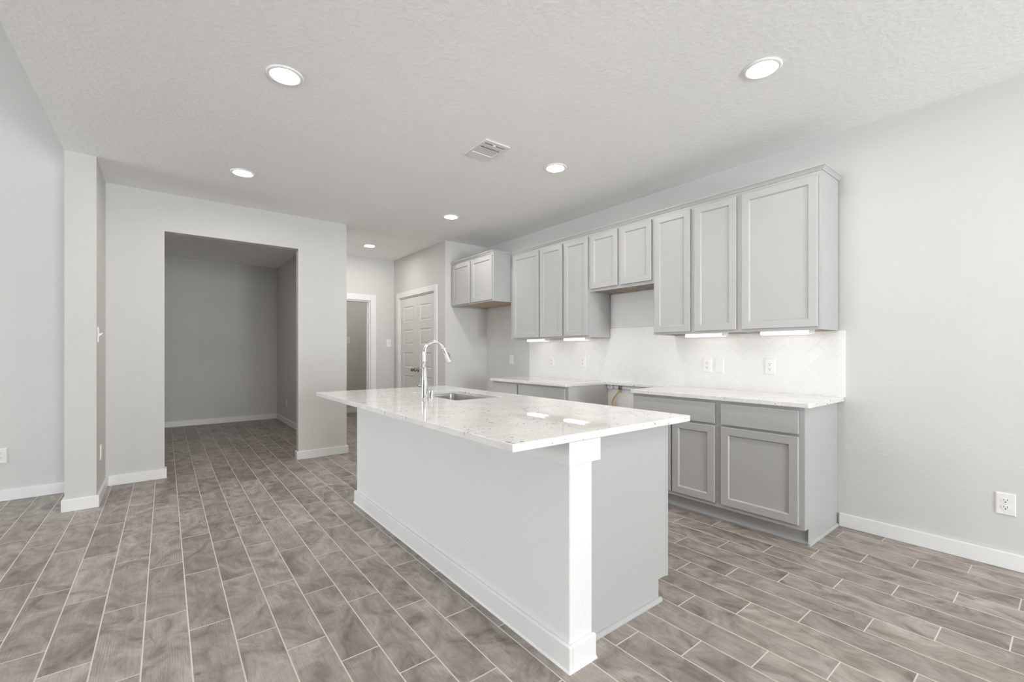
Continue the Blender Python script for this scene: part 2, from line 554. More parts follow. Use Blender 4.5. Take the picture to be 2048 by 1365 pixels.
def panel_leaf(bm, x0, x1, yf, th, z0, z1, rects, prof):
    """Door slab facing -Y with raised panels let into its face. prof: list of (inset, depth)."""
    box_faces = []
    xs_, zs_ = sorted({x0, x1, *[r[0] for r in rects], *[r[1] for r in rects]}), sorted({z0, z1, *[r[2] for r in rects], *[r[3] for r in rects]})
    vv = {}

    def V(x, y, z):
        k = (round(x, 5), round(y, 5), round(z, 5))
        if k not in vv: vv[k] = bm.verts.new((x, y, z))
        return vv[k]
    inr = lambda cx, cz: any(r[0] < cx < r[1] and r[2] < cz < r[3] for r in rects)
    for i in range(len(xs_) - 1):
        for j in range(len(zs_) - 1):
            a, b, c, d = xs_[i], xs_[i + 1], zs_[j], zs_[j + 1]
            if not inr((a + b) / 2, (c + d) / 2):
                bm.faces.new((V(a, yf, c), V(b, yf, c), V(b, yf, d), V(a, yf, d)))
    for (a, b, c, d) in rects:
        prev = [V(a, yf, c), V(b, yf, c), V(b, yf, d), V(a, yf, d)]
        for ins, dep in prof:
            cur = [bm.verts.new((a + ins, yf + dep, c + ins)), bm.verts.new((b - ins, yf + dep, c + ins)), bm.verts.new((b - ins, yf + dep, d - ins)), bm.verts.new((a + ins, yf + dep, d - ins))]
            for k in range(4):
                bm.faces.new((prev[k], prev[(k + 1) % 4], cur[(k + 1) % 4], cur[k]))
            prev = cur
        bm.faces.new(prev)
    # sides and back
    bx0 = [V(x, yf, z0) for x in xs_]; tx = [V(x, yf, z1) for x in xs_]
    lz = [V(x0, yf, z) for z in zs_]; rz = [V(x1, yf, z) for z in zs_]
    bk = [bm.verts.new(p) for p in ((x0, yf + th, z0), (x1, yf + th, z0), (x1, yf + th, z1), (x0, yf + th, z1))]
    bm.faces.new((*bx0, bk[1], bk[0])); bm.faces.new((*tx, bk[2], bk[3]))
    bm.faces.new((*lz, bk[3], bk[0])); bm.faces.new((*rz, bk[2], bk[1]))
    bm.faces.new(bk)


# pantry double door
door = thing('door_1', 'white double pantry door with five panels per leaf and dark knobs', 'door', (-0.917, YP, 0), kind='structure')
cx0, cx1 = PD0, PD1
boxes('door_casing', [(cx0 - 0.10, cx0 - 0.008, YP - 0.018, YP, 0, PDZ + 0.092), (cx1 + 0.008, cx1 + 0.10, YP - 0.018, YP, 0, PDZ + 0.092),
                      (cx0 - 0.008, cx1 + 0.008, YP - 0.018, YP, PDZ + 0.006, PDZ + 0.092)], M['white'], door, 0.003)
boxes('door_jamb', [(cx0, cx0 + 0.012, YP, YP + 0.10, 0, PDZ), (cx1 - 0.012, cx1, YP, YP + 0.10, 0, PDZ), (cx0 + 0.012, cx1 - 0.012, YP, YP + 0.10, PDZ - 0.012, PDZ)], M['white'], door)
seam = -0.917
rows = [(0.25, 0.49), (0.615, 0.857), (0.985, 1.226), (1.352, 1.592), (1.718, 1.962)]
for x0, x1, side in ((cx0 + 0.014, seam - 0.0015, -1), (seam + 0.0015, cx1 - 0.014, 1)):
    bm = bmesh.new()
    panel_leaf(bm, x0, x1, YP + 0.012, 0.035, 0.01, PDZ - 0.016, [(x0 + 0.115, x1 - 0.115, a, b) for a, b in rows],
               [(0.008, 0.009), (0.016, 0.009), (0.034, 0.003)])
    leaf = obj('door_leaf', bm, M['door'], door)
    bm = bmesh.new()
    kx = seam + side * 0.058
    lathe(bm, [(0.0, -0.004), (0.030, -0.004), (0.030, 0.004), (0.026, 0.008), (0.011, 0.010), (0.010, 0.030), (0.020, 0.036), (0.0265, 0.046), (0.0265, 0.056), (0.020, 0.064), (0.0, 0.067)],
          24, (kx, YP + 0.010, 0.955), (0, -1, 0))
    k = obj('door_knob', bm, M['nickel'], leaf); k['label'] = 'dark nickel round door knob'
    for hz in (0.30, 1.04, 1.80):
        hx = (x1 + 0.001) if side > 0 else (x0 - 0.001)
        bm = bmesh.new()
        lathe(bm, [(0, 0), (0.007, 0), (0.007, 0.09), (0, 0.09)], 12, (hx, YP - 0.002, hz - 0.045))
        obj('hinge', bm, M['white'], leaf)

# ------------------------------------------------------------------ cabinets


def shaker(name, parent, x0, x1, yf, z0, z1, th=0.019, fw=0.052):
    """Shaker door facing -Y: frame with a small sloped bead, flat panel let in as its sub-part."""
    bm = bmesh.new()
    e = 0.0025

    def ring(ix, y):
        return [bm.verts.new((x0 + ix, y, z0 + ix)), bm.verts.new((x1 - ix, y, z0 + ix)), bm.verts.new((x1 - ix, y, z1 - ix)), bm.verts.new((x0 + ix, y, z1 - ix))]
    loops = [ring(0, yf + th), ring(0, yf + e), ring(e, yf), ring(fw, yf), ring(fw + 0.004, yf + 0.004), ring(fw + 0.009, yf + 0.0105), ring(fw + 0.009, yf + th)]
    for A, B_ in zip(loops, loops[1:] + loops[:1]):
        for k in range(4):
            bm.faces.new((A[k], A[(k + 1) % 4], B_[(k + 1) % 4], B_[k]))
    d = obj(name, bm, M['cab'], parent)
    i = fw + 0.009
    boxes('door_panel', [(x0 + i, x1 - i, yf + 0.0095, yf + th - 0.002, z0 + i, z1 - i)], M['cab'], d)
    return d


def wall_cab(label, x0, x1, yfront, z0, z1, doors, under='maple', depth_to=0.0, rec=0.02):
    """Face-frame wall cabinet: carcass front at yfront, doors proud of it by 20 mm."""
    t = thing('wall_cabinet', label, 'cabinet', (x0, depth_to, z0), 'grey wall cabinets')
    boxes('cabinet_body', [(x0, x1, yfront + 0.02, depth_to - 0.009, z0 + rec + 0.012, z1), (x0, x1, yfront, yfront + 0.02, z0, z1),
                           (x0, x0 + 0.016, yfront + 0.02, depth_to - 0.009, z0, z0 + rec + 0.012), (x1 - 0.016, x1, yfront + 0.02, depth_to - 0.009, z0, z0 + rec + 0.012)], M['cab'], t)
    boxes('bottom_panel', [(x0 + 0.016, x1 - 0.016, yfront + 0.02, depth_to - 0.010, z0 + rec, z0 + rec + 0.012)], M[under], t, label='bare brown wood underside')
    for a, b, c, d in doors:
        shaker('door', t, a, b, yfront - 0.020, c, d)
    return t


YU, ZU0, ZU1 = -0.33, 1.386, 2.448
DZ0, DZ1 = 1.404, 2.422
wall_cab('small grey cabinet with two doors over the refrigerator space', 0.004, 1.008, -0.60, 1.862, 2.452, [(0.030, 0.490, 1.879, 2.432), (0.530, 0.990, 1.879, 2.432)])
wall_cab('tall narrow grey wall cabinet with one door beside the refrigerator space', 1.0085, 1.563, YU, ZU0, ZU1, [(1.068, 1.5535, DZ0, DZ1)])
wall_cab('tall grey wall cabinet with two narrow doors left of the range gap', 1.5635, 2.328, YU, ZU0, ZU1, [(1.573, 1.941, DZ0, DZ1), (1.968, 2.313, DZ0, DZ1)])
wall_cab('short grey cabinet with two doors above the empty range gap', 2.3285, 3.088, YU, 1.850, ZU1, [(2.349, 2.694, 1.877, DZ1), (2.728, 3.071, 1.877, DZ1)], under='mottled', rec=0.001)
wall_cab('tall grey wall cabinet with two narrow doors right of the range gap', 3.0885, 3.842, YU, ZU0, ZU1, [(3.104, 3.443, DZ0, DZ1), (3.482, 3.820, DZ0, DZ1)])
wall_cab('tall grey wall cabinet with one wide door at the right end', 3.8425, 4.378, YU, ZU0, ZU1, [(3.863, 4.357, DZ0, DZ1)])

# crown moulding strips
CR = [(0.0, 0.0), (0.006, 0.0), (0.010, 0.008), (0.020, 0.020), (0.026, 0.023), (0.026, 0.031), (0.0, 0.031)]


def crown(label, x0, x1, yf, yb, z, right_end):
    bm = bmesh.new()
    k = 1 if right_end else 0
    path = [((x0, yf), (0, -1)), ((x1, yf), (k, -1)), ((x1, yb), (1, 0))]
    sects = []
    for (px, py), (ox, oy) in path[:3 if right_end else 2]:
        sects.append([bm.verts.new((px + ox * o, py + oy * o, z + h)) for o, h in CR])
    for A, B_ in zip(sects, sects[1:]):
        for i in range(len(CR)):
            j = (i + 1) % len(CR)
            bm.faces.new((A[i], A[j], B_[j], B_[i]))
    bm.faces.new(sects[0]); bm.faces.new(sects[-1])
    o = obj('crown_moulding', bm, M['cab'], None, at=(x0, yf, z))
    return tag(o, label, 'moulding', 'cabinet crown mouldings')


crown('thin grey crown moulding along the top of the long cabinet run', 1.0085, 4.378, YU, -0.001, ZU1 + 0.0005, True)
crown('thin grey crown moulding on the cabinet over the refrigerator space', 0.004, 1.008, -0.60, -0.36, 2.4525, True)

# under cabinet light bars
bar0 = thing('under_cabinet_light', '', 'light', (0, 0, 0), 'lit light bars under the wall cabinets')
boxes('housing', [(0.0, 0.34, -0.045, 0.045, -0.020, 0.0)], M['plate'], bar0, 0.003)
boxes('diffuser', [(0.004, 0.326, -0.042, 0.042, -0.044, -0.0202)], M['bar'], bar0, 0.004)
boxes('end_cap', [(0.3265, 0.34, -0.043, 0.043, -0.043, -0.0202)], M['plate'], bar0, 0.004)
BARS = [(1.165, 'lit light bar under the narrow cabinet, farthest to the left'), (1.812, 'lit light bar under the two door cabinet left of the range gap'),
        (3.312, 'lit light bar under the two door cabinet right of the range gap'), (3.930, 'lit light bar under the wide door cabinet at the right end')]
for i, (bx, lb) in enumerate(BARS):
    o = bar0 if i == 0 else copy_tree(bar0)
    o.location = (bx, -0.16, ZU0 + 0.0195)
    o['label'] = lb


def base_cab(label, x0, x1, units, end_right=False, group='grey base cabinets'):
    """Base cabinet facing -Y; units: (x0,x1) of each drawer-over-door column."""
    t = thing('base_cabinet', label, 'cabinet', (x0, 0, 0), group)
    yf, tk, zt = -0.61, -0.535, 0.883
    body = [(x0, x1, yf, -0.001, 0.105, zt), (x0, x1, tk, -0.001, 0.0, 0.105)]
    boxes('cabinet_body', body, M['cab'], t)
    if end_right:
        boxes('end_stile', [(x1, x1 + 0.004, tk - 0.012, -0.001, 0.0, 0.105), (x1, x1 + 0.004, yf, -0.001, 0.105, zt)], M['cab'], t)
        bm = bmesh.new()
        prism(bm, shoe_profile(x1 + 0.004, 1), 'y', tk - 0.028, -TB)
        prism(bm, shoe_profile(tk, -1), 'x', x0, x1 + 0.018)
        obj('shoe_moulding', bm, M['cab'], t)
    else:
        bm = bmesh.new(); prism(bm, shoe_profile(tk, -1), 'x', x0, x1); obj('shoe_moulding', bm, M['cab'], t)
    for dr, dz, doors in units:
        boxes('drawer_front', [(dr[0], dr[1], yf - 0.020, yf - 0.001, dz[0], dz[1])], M['cab'], t, bev=0.0025)
        for d in doors:
            shaker('door', t, d[0], d[1], yf - 0.020, d[2], d[3])
    return t


def shoe_profile(base, s):
    """quarter-round against a face at coordinate base, growing to side s."""
    r = 0.016
    pts = [(base, 0.0)] + [(base + s * r * math.cos(a), r * 1.15 * math.sin(a)) for a in [i * math.pi / 10 for i in range(6)]]
    return pts


DR, BD0, BD1 = (0.712, 0.863), 0.136, 0.695
base_cab('grey base cabinet with one drawer next to the refrigerator space', 1.010, 1.510, [((1.030, 1.494), DR, [(1.030, 1.494, BD0, BD1)])])
base_cab('grey base cabinet with a wide drawer front left of the range gap', 1.5105, 2.292, [((1.528, 2.262), DR, [(1.528, 1.889, BD0, BD1), (1.901, 2.262, BD0, BD1)])], True)
base_cab('grey two door base cabinet right of the range gap', 3.077, 3.819, [((3.095, 3.797), DR, [(3.095, 3.440, BD0, BD1), (3.457, 3.797, BD0, BD1)])])
base_cab('grey base cabinet with one wide door at the right end', 3.8195, 4.366, [((3.844, 4.339), DR, [(3.844, 4.339, BD0, BD1)])], True)


def slab(name, outline, z0, z1, label, cat, group=None, at=None):
    bm = bmesh.new()
    prism(bm, outline, 'z', z0, z1)
    o = obj(name, bm, M['stone'], None, 0.003, at=at)
    return tag(o, label, cat, group)


def rounded(x0, x1, y0, y1, r, corners):
    """rectangle outline; corners named in the set are rounded by r (f = front/-y, b = back, l/r)."""
    out = []
    for key, (cx, cy), a0 in (('fl', (x0, y0), 180), ('fr', (x1, y0), 270), ('br', (x1, y1), 0), ('bl', (x0, y1), 90)):
        if key in corners:
            ox = cx + (r if 'l' in key else -r); oy = cy + (r if 'f' in key else -r)
            for k in range(7):
                a = R(a0 + 15 * k); out.append((ox + r * math.cos(a), oy + r * math.sin(a)))
        else:
            out.append((cx, cy))
    return out


ZS0, ZS1 = 0.884, 0.914
slab('countertop', rounded(1.000, 2.300, -0.648, -0.0005, 0.012, {'fr'}), ZS0, ZS1, 'speckled white stone countertop left of the range gap', 'countertop', 'kitchen wall countertops', (1.65, -0.32, ZS0))
slab('countertop', rounded(3.068, 4.411, -0.648, -0.0005, 0.014, {'fr', 'fl'}), ZS0, ZS1, 'speckled white stone countertop at the right end of the wall', 'countertop', 'kitchen wall countertops', (3.74, -0.32, ZS0))
slab('counter_filler_strip', [(2.301, -0.055), (3.067, -0.055), (3.067, -0.0005), (2.301, -0.0005)], ZS0, ZS1, 'narrow stone strip along the wall across the range gap', 'countertop', None, (2.68, -0.03, ZS0))

# ------------------------------------------------------------------ herringbone backsplash (each tile modelled, one surface)


def clip(poly, axis, lim, keep_less):
    out = []
    for i in range(len(poly)):
        a, b = poly[i], poly[(i + 1) % len(poly)]
        ia = (a[axis] <= lim) if keep_less else (a[axis] >= lim)
        ib = (b[axis] <= lim) if keep_less else (b[axis] >= lim)
        if ia: out.append(a)
        if ia != ib:
            t_ = (lim - a[axis]) / (b[axis] - a[axis])
            out.append((a[0] + t_ * (b[0] - a[0]), a[1] + t_ * (b[1] - a[1])))
    return out


def area(p):
    return 0.5 * sum(p[i][0] * p[(i + 1) % len(p)][1] - p[(i + 1) % len(p)][0] * p[i][1] for i in range(len(p)))


def inset(poly, d):
    """shrink a convex counter-clockwise polygon by d."""
    for i in range(len(poly)):
        pass
    lines = []
    n_ = len(poly)
    for i in range(n_):
        (ax, ay), (bx_, by) = poly[i], poly[(i + 1) % n_]
        L = math.hypot(bx_ - ax, by - ay)
        if L < 1e-6: return None
        nx, ny = -(by - ay) / L, (bx_ - ax) / L
        lines.append((ax + nx * d, ay + ny * d, (bx_ - ax) / L, (by - ay) / L))
    out = []
    for i in range(n_):
        x1_, y1_, dx1, dy1 = lines[i - 1]; x2_, y2_, dx2, dy2 = lines[i]
        det = dx1 * dy2 - dy1 * dx2
        if abs(det) < 1e-6: out.append((x2_, y2_)); continue
        t_ = ((x2_ - x1_) * dy2 - (y2_ - y1_) * dx2) / det
        out.append((x1_ + dx1 * t_, y1_ + dy1 * t_))
    if area(out) <= 1e-6: return None
    return out


TW, NT_ = 0.0775, 2
bm = bmesh.new()
regions = [(0.984, 2.3285, ZS1, ZU0 - 0.002), (2.3285, 3.0885, ZS1, 1.484), (3.0885, 4.419, ZS1, ZU0 - 0.002)]
c45 = math.sqrt(0.5)
ox_, oz_ = 4.194, 1.236
for b in range(-60, 61):
    for m in range(-20, 21):
        for rect in ((b + 2 * NT_ * m, b, NT_, 1), (b, b - 2 * NT_ + 1 + 2 * NT_ * m, 1, NT_)):
            a0, b0, w_, h_ = rect
            quad = [(a0, b0), (a0 + w_, b0), (a0 + w_, b0 + h_), (a0, b0 + h_)]
            P = [(ox_ + TW * c45 * (p - q), oz_ + TW * c45 * (p + q)) for p, q in quad]
            if max(p[0] for p in P) < 0.95 or min(p[0] for p in P) > 4.45 or max(p[1] for p in P) < 0.9 or min(p[1] for p in P) > 1.5: continue
            for (x0, x1, z0, z1) in regions:
                Q = clip(clip(clip(clip(P, 0, x0, False), 0, x1, True), 1, z0, False), 1, z1, True)
                if len(Q) < 3: continue
                if area(Q) < 0: Q = Q[::-1]
                Q = [q for i, q in enumerate(Q) if math.hypot(q[0] - Q[i - 1][0], q[1] - Q[i - 1][1]) > 1e-5]
                if len(Q) < 3: continue
                I0, I1 = inset(Q, 0.0009), inset(Q, 0.0027)
                if not I0 or not I1: continue
                L0 = [bm.verts.new((x, -0.0045, z)) for x, z in I0]
                L1 = [bm.verts.new((x, -0.0068, z)) for x, z in I0]
                L2 = [bm.verts.new((x, -0.0075, z)) for x, z in I1]
                k = len(I0)
                for i in range(k):
                    j = (i + 1) % k
                    bm.faces.new((L0[i], L0[j], L1[j], L1[i])); bm.faces.new((L1[i], L1[j], L2[j], L2[i]))
                bm.faces.new(L2)
bs = thing('backsplash', 'glossy white herringbone tile backsplash over the wall counters', 'backsplash', (2.7, 0, ZS1))
obj('tiles', bm, M['tile'], bs)
boxes('grout_bed', [(x0, x1, -0.0064, -0.0002, z0, z1) for x0, x1, z0, z1 in regions], M['grout_white'], bs)

# ------------------------------------------------------------------ island
isl = thing('kitchen_island', 'island with white knee wall and grey cabinet in the middle of the kitchen', 'island', (3.0, -2.2, 0))
IX0, IX1, IY0, IY1 = 1.785, 4.210, -2.537, -2.409
boxes('knee_wall', [(IX0, IX1, IY0, IY1, 0, ZS0 - 0.001)], M['knee'], isl, 0.004)
BT = 0.018
boxes('baseboard', [(IX0 - BT, IX1 + BT, IY0 - BT, IY0, 0, ZB + 0.002), (IX1, IX1 + BT, IY0, IY1 + 0.006, 0, ZB + 0.002), (IX0 - BT, IX0, IY0, IY1 + 0.006, 0, ZB + 0.002)], M['white'], isl, 0.004)
bm = bmesh.new()
prism(bm, [(IY0 - BT, 0), (IY0 - BT - 0.007, 0), (IY0 - BT, 0.008)], 'x', IX0 - BT, IX1 + BT + 0.005)
prism(bm, [(IX1 + BT, 0), (IX1 + BT + 0.007, 0), (IX1 + BT, 0.008)], 'y', IY0 - BT - 0.005, IY1 + 0.006)
obj('caulk_bead', bm, M['white'], isl)
boxes('apron_trim', [(IX0 - 0.012, IX1 + 0.010, IY0 - 0.012, IY0, 0.792, ZS0 - 0.001), (IX1, IX1 + 0.010, IY0, -2.368, 0.792, ZS0 - 0.001), (IX0 - 0.012, IX0, IY0, -2.368, 0.792, ZS0 - 0.001)], M['white'], isl, 0.0015)
CX0, CX1, CY0, CY1 = 1.82, 4.142, -2.4085, -1.765
cabn = boxes('cabinet', [(CX0, 2.13, CY0, CY1 - 0.020, 0.105, ZS0 - 0.001), (2.98, CX1, CY0, CY1 - 0.020, 0.105, ZS0 - 0.001), (2.13, 2.98, CY0, -2.33, 0.105, ZS0 - 0.001), (2.13, 2.98, -1.82, CY1 - 0.020, 0.105, ZS0 - 0.001), (CX0, CX1, CY0, -1.852, 0.0, 0.105), (CX0, CX1 + 0.003, CY1 - 0.020, CY1, 0.100, ZS0 - 0.001)], M['cab'], isl)
boxes('end_panel', [(CX1, CX1 + 0.003, CY0 + 0.001, CY1 - 0.021, 0.105, ZS0 - 0.002), (CX1, CX1 + 0.003, CY0 + 0.001, -1.868, 0.0, 0.105)], M['cab'], cabn)
boxes('toe_kick', [(CX0, CX1 + 0.003, -1.868, -1.848, 0.0, 0.1045)], M['cab'], cabn)
bm = bmesh.new()
prism(bm, shoe_profile(CX1 + 0.003, 1), 'y', IY1 + 0.007, -1.835)
obj('shoe_moulding', bm, M['cab'], cabn)
dx0 = CX0 + 0.02
for wdt in (0.46, 0.76, 0.60, 0.44):
    shk = bmesh.new()
    box(shk, dx0, dx0 + wdt - 0.02, CY1 + 0.0005, CY1 + 0.0195, 0.135, 0.862, bev=0.0025)
    obj('door', shk, M['cab'], cabn)
    dx0 += wdt

# island countertop with the sink cut-out
TX0, TX1, TY0, TY1 = 1.7105, 4.2252, -2.8304, -1.6938
HX0, HX1, HY0, HY1 = 2.205, 2.905, -2.265, -1.882
bm = bmesh.new()
out4 = [(TX0, TY0), (TX1, TY0), (TX1, TY1), (TX0, TY1)]
hole = rounded(HX0, HX1, HY0, HY1, 0.022, {'fl', 'fr', 'br', 'bl'})
for z in (ZS1, ZS0):
    ov = [bm.verts.new((x, y, z)) for x, y in out4]; hv = [bm.verts.new((x, y, z)) for x, y in hole]
    bm.verts.ensure_lookup_table()
    q = len(hole) // 4
    # four trapezoid n-gons between outer corners and the rounded hole corners
    mid = [q * k + 3 for k in range(4)]
    for k in range(4):
        k2 = (k + 1) % 4
        i0, i1 = mid[k], mid[k2]
        idx = list(range(i0, i1 + 1)) if i1 > i0 else list(range(i0, len(hole))) + list(range(0, i1 + 1))
        bm.faces.new([ov[k], ov[k2]] + [hv[i] for i in reversed(idx)])
    if z == ZS1: top = (ov, hv)
    else: bot = (ov, hv)
for A, B_ in zip(top, bot):
    for i in range(len(A)):
        j = (i + 1) % len(A)
        bm.faces.new((A[i], A[j], B_[j], B_[i]))
o = obj('island_countertop', bm, M['stone'], None, 0.003, at=(3.0, -2.26, ZS0))
tag(o, 'large speckled white stone countertop on the island', 'countertop')

# undermount sink
sink = thing('kitchen_sink', 'stainless undermount sink set in the island countertop', 'sink', (2.555, -2.073, ZS0))
bm = bmesh.new()
prof = [(-0.022, ZS0 - 0.0006), (0.006, ZS0 - 0.0006), (0.004, ZS0 - 0.012), (-0.004, 0.715), (-0.035, 0.692), (-0.06, 0.690)]
rings = []
for ins, z in prof:
    g = 0.006 if ins == 0.006 else ins
    grow = 0.022 if z > 0.88 and ins < 0 else ins
    rr = 0.03 if ins > -0.02 or z > 0.88 else 0.05
    rings.append([bm.verts.new((x, y, z)) for x, y in rounded(HX0 - grow, HX1 + grow, HY0 - grow, HY1 + grow, rr, {'fl', 'fr', 'br', 'bl'})])
for A, B_ in zip(rings, rings[1:]):
    for i in range(len(A)):
        j = (i + 1) % len(A)
        bm.faces.new((A[i], A[j], B_[j], B_[i])).smooth = False
bm.faces.new(rings[-1])
obj('basin', bm, M['steel'], sink)
bm = bmesh.new()
lathe(bm, [(0, 0.6905), (0.020, 0.6905), (0.024, 0.694), (0.042, 0.6945), (0.045, 0.6905)], 32, (2.555, -2.02, 0))
obj('drain', bm, M['chrome'], sink)

# faucet
FXc, FYc = 2.619, -2.352
fau = thing('kitchen_faucet', 'tall chrome gooseneck faucet beside the island sink', 'faucet', (FXc, FYc, ZS1))
bm = bmesh.new()
lathe(bm, [(0, 0.0), (0.0250, 0.0), (0.0255, 0.004), (0.0240, 0.008), (0.0232, 0.03), (0.0215, 0.09), (0.0175, 0.15), (0.0152, 0.195), (0.0145, 0.212), (0.0134, 0.214), (0, 0.214)], 36, (FXc, FYc, ZS1))
obj('faucet_body', bm, M['chrome'], fau)
bm = bmesh.new()
RA = 0.081
pts = [(FXc, FYc, ZS1 + 0.20), (FXc, FYc, 1.17), (FXc, FYc, 1.20)]
for k in range(0, 32):
    a = R(180 - k * 5.05)
    pts.append((FXc, FYc + RA + RA * math.cos(a), 1.2215 + RA * math.sin(a)))
tube(bm, pts, 0.0130, 24)
obj('spout', bm, M['chrome'], fau)
end = Vector(pts[-1]); dirv = (Vector(pts[-1]) - Vector(pts[-2])).normalized()
bm = bmesh.new()
lathe(bm, [(0, -0.004), (0.0140, -0.004), (0.0145, 0.0), (0.0145, 0.006), (0.0158, 0.012), (0.0195, 0.075), (0.0212, 0.102), (0.0200, 0.108), (0, 0.108)], 32, end, dirv)
head = obj('spray_head', bm, M['chrome'], fau)
bm = bmesh.new()
side = Vector((0.0, -dirv.z, dirv.y)).normalized()
if side.y < 0: side = -side
p0 = end + dirv * 0.030 + side * 0.0160; p1 = end + dirv * 0.078 + side * 0.0190
tube(bm, [p0, p0.lerp(p1, .5), p1], [0.004, 0.006, 0.0045], 12)
b_ = obj('spray_button', bm, M['slot'], head); b_['label'] = 'black spray button'
bm = bmesh.new()
hz = ZS1 + 0.068
tube(bm, [(FXc - 0.015, FYc, hz), (FXc - 0.034, FYc, hz)], 0.0135, 20)
hub = obj('handle_hub', bm, M['chrome'], fau)
bm = bmesh.new()
tube(bm, [(FXc - 0.032, FYc, hz + 0.003), (FXc - 0.06, FYc, hz + 0.006), (FXc - 0.100, FYc, hz + 0.009), (FXc - 0.106, FYc, hz + 0.009)], [0.0066, 0.0060, 0.0068, 0.005], 14)
h_ = obj('lever', bm, M['nickel'], hub); h_['label'] = 'lever coloured dark for its dark reflection'  # darker metal stands for the dark floor mirrored in the chrome lever
bm = bmesh.new()
lathe(bm, [(0, 0), (0.0200, 0), (0.0200, 0.004), (0.0185, 0.006), (0.0185, 0.055), (0.0170, 0.0595), (0, 0.0600)], 32, (2.708, -2.345, ZS1))
o = obj('air_gap_cap', bm, M['chrome'], None, at=(2.708, -2.345, ZS1))
tag(o, 'short round chrome cap on the countertop beside the faucet', 'cap')

# ------------------------------------------------------------------ ceiling fixtures
dl0 = thing('recessed_light', '', 'light', (0, 0, 0), 'round recessed ceiling lights')
bm = bmesh.new()
lathe(bm, [(0.095, 0.0), (0.0955, -0.003), (0.092, -0.007), (0.086, -0.009), (0.074, -0.0075), (0.066, -0.003), (0.066, 0.0)], 48)
obj('trim_ring', bm, M['white'], dl0)
bm = bmesh.new()
lathe(bm, [(0.0, -0.0035), (0.067, -0.0035), (0.067, -0.0005), (0, -0.0005)], 48)
obj('lens', bm, M['lens'], dl0)
LIGHTS = [(2.681, -3.244, 'large lit recessed ceiling light at upper left, nearest over the island overhang'), (4.361, -1.198, 'lit recessed ceiling light nearest the right end of the wall cabinets'),
          (0.963, -3.243, 'lit recessed ceiling light in front of the wide opening'), (2.710, -1.181, 'lit recessed ceiling light between the vent and the wall cabinets'),
          (0.985, -1.187, 'lit recessed ceiling light in front of the cabinet over the refrigerator space'), (-0.962, -1.420, 'small lit recessed ceiling light in the hall by the doorway'),
          (4.390, -3.243, 'added lit recessed ceiling light, unseen, continuing the grid over the dining end'), (6.050, -1.190, 'added lit recessed ceiling light, unseen behind the camera near the bare wall'),  # from here on out of view, added to balance the room light
          (6.050, -3.243, 'added lit recessed ceiling light, unseen behind the camera over the dining table place'),
          (-2.700, -0.650, 'added recessed ceiling light hidden in the room beyond the hall doorway'),
          (-1.150, -3.150, 'added unseen recessed ceiling light inside the dim room behind the opening')]
for i, (x, y, lb) in enumerate(LIGHTS):
    o = dl0 if i == 0 else copy_tree(dl0)
    o.location = (x, y, ZC); o['label'] = lb

VX0, VX1, VY0, VY1 = 2.476, 2.776, -1.938, -1.712
v = thing('ceiling_vent', 'white rectangular air vent in the kitchen ceiling', 'vent', ((VX0 + VX1) / 2, (VY0 + VY1) / 2, ZC))
zt = ZC - 0.0005
OX0, OX1 = VX0 + 0.082, VX1 - 0.040
boxes('vent_frame', [(VX0, OX0, VY0, VY1, zt - 0.011, zt), (OX1, VX1, VY0, VY1, zt - 0.011, zt), (OX0, OX1, VY0, VY0 + 0.022, zt - 0.011, zt), (OX0, OX1, VY1 - 0.022, VY1, zt - 0.011, zt)], M['vent'], v, 0.003)
boxes('throat', [(OX0, OX1, VY0 + 0.022, VY1 - 0.022, zt - 0.002, zt)], M['vent_dark'], v)
for x0, x1, d0, d1 in ((OX1 - 0.072, OX1 - 0.013, 0.0045, 0.0085), (OX1 - 0.088, OX1 - 0.074, 0.011, 0.0125), (OX0 + 0.006, OX1 - 0.098, 0.0035, 0.0065)):
    bm = bmesh.new()
    prism(bm, [(x0, zt - d0), (x1, zt - d1), (x1, zt - d1 + 0.0015), (x0, zt - d0 + 0.0015)], 'y', VY0 + 0.0215, VY1 - 0.0215)
    obj('louver', bm, M['vent'], v)
boxes('damper_lever', [(VX1 - 0.048, VX1 - 0.034, -1.845, -1.825, zt - 0.018, zt - 0.004)], M['white'], v, 0.002)

# ------------------------------------------------------------------ outlets and switches
# prototypes drawn in their own frame: plate in the XZ plane, front towards -Y, origin at the wall


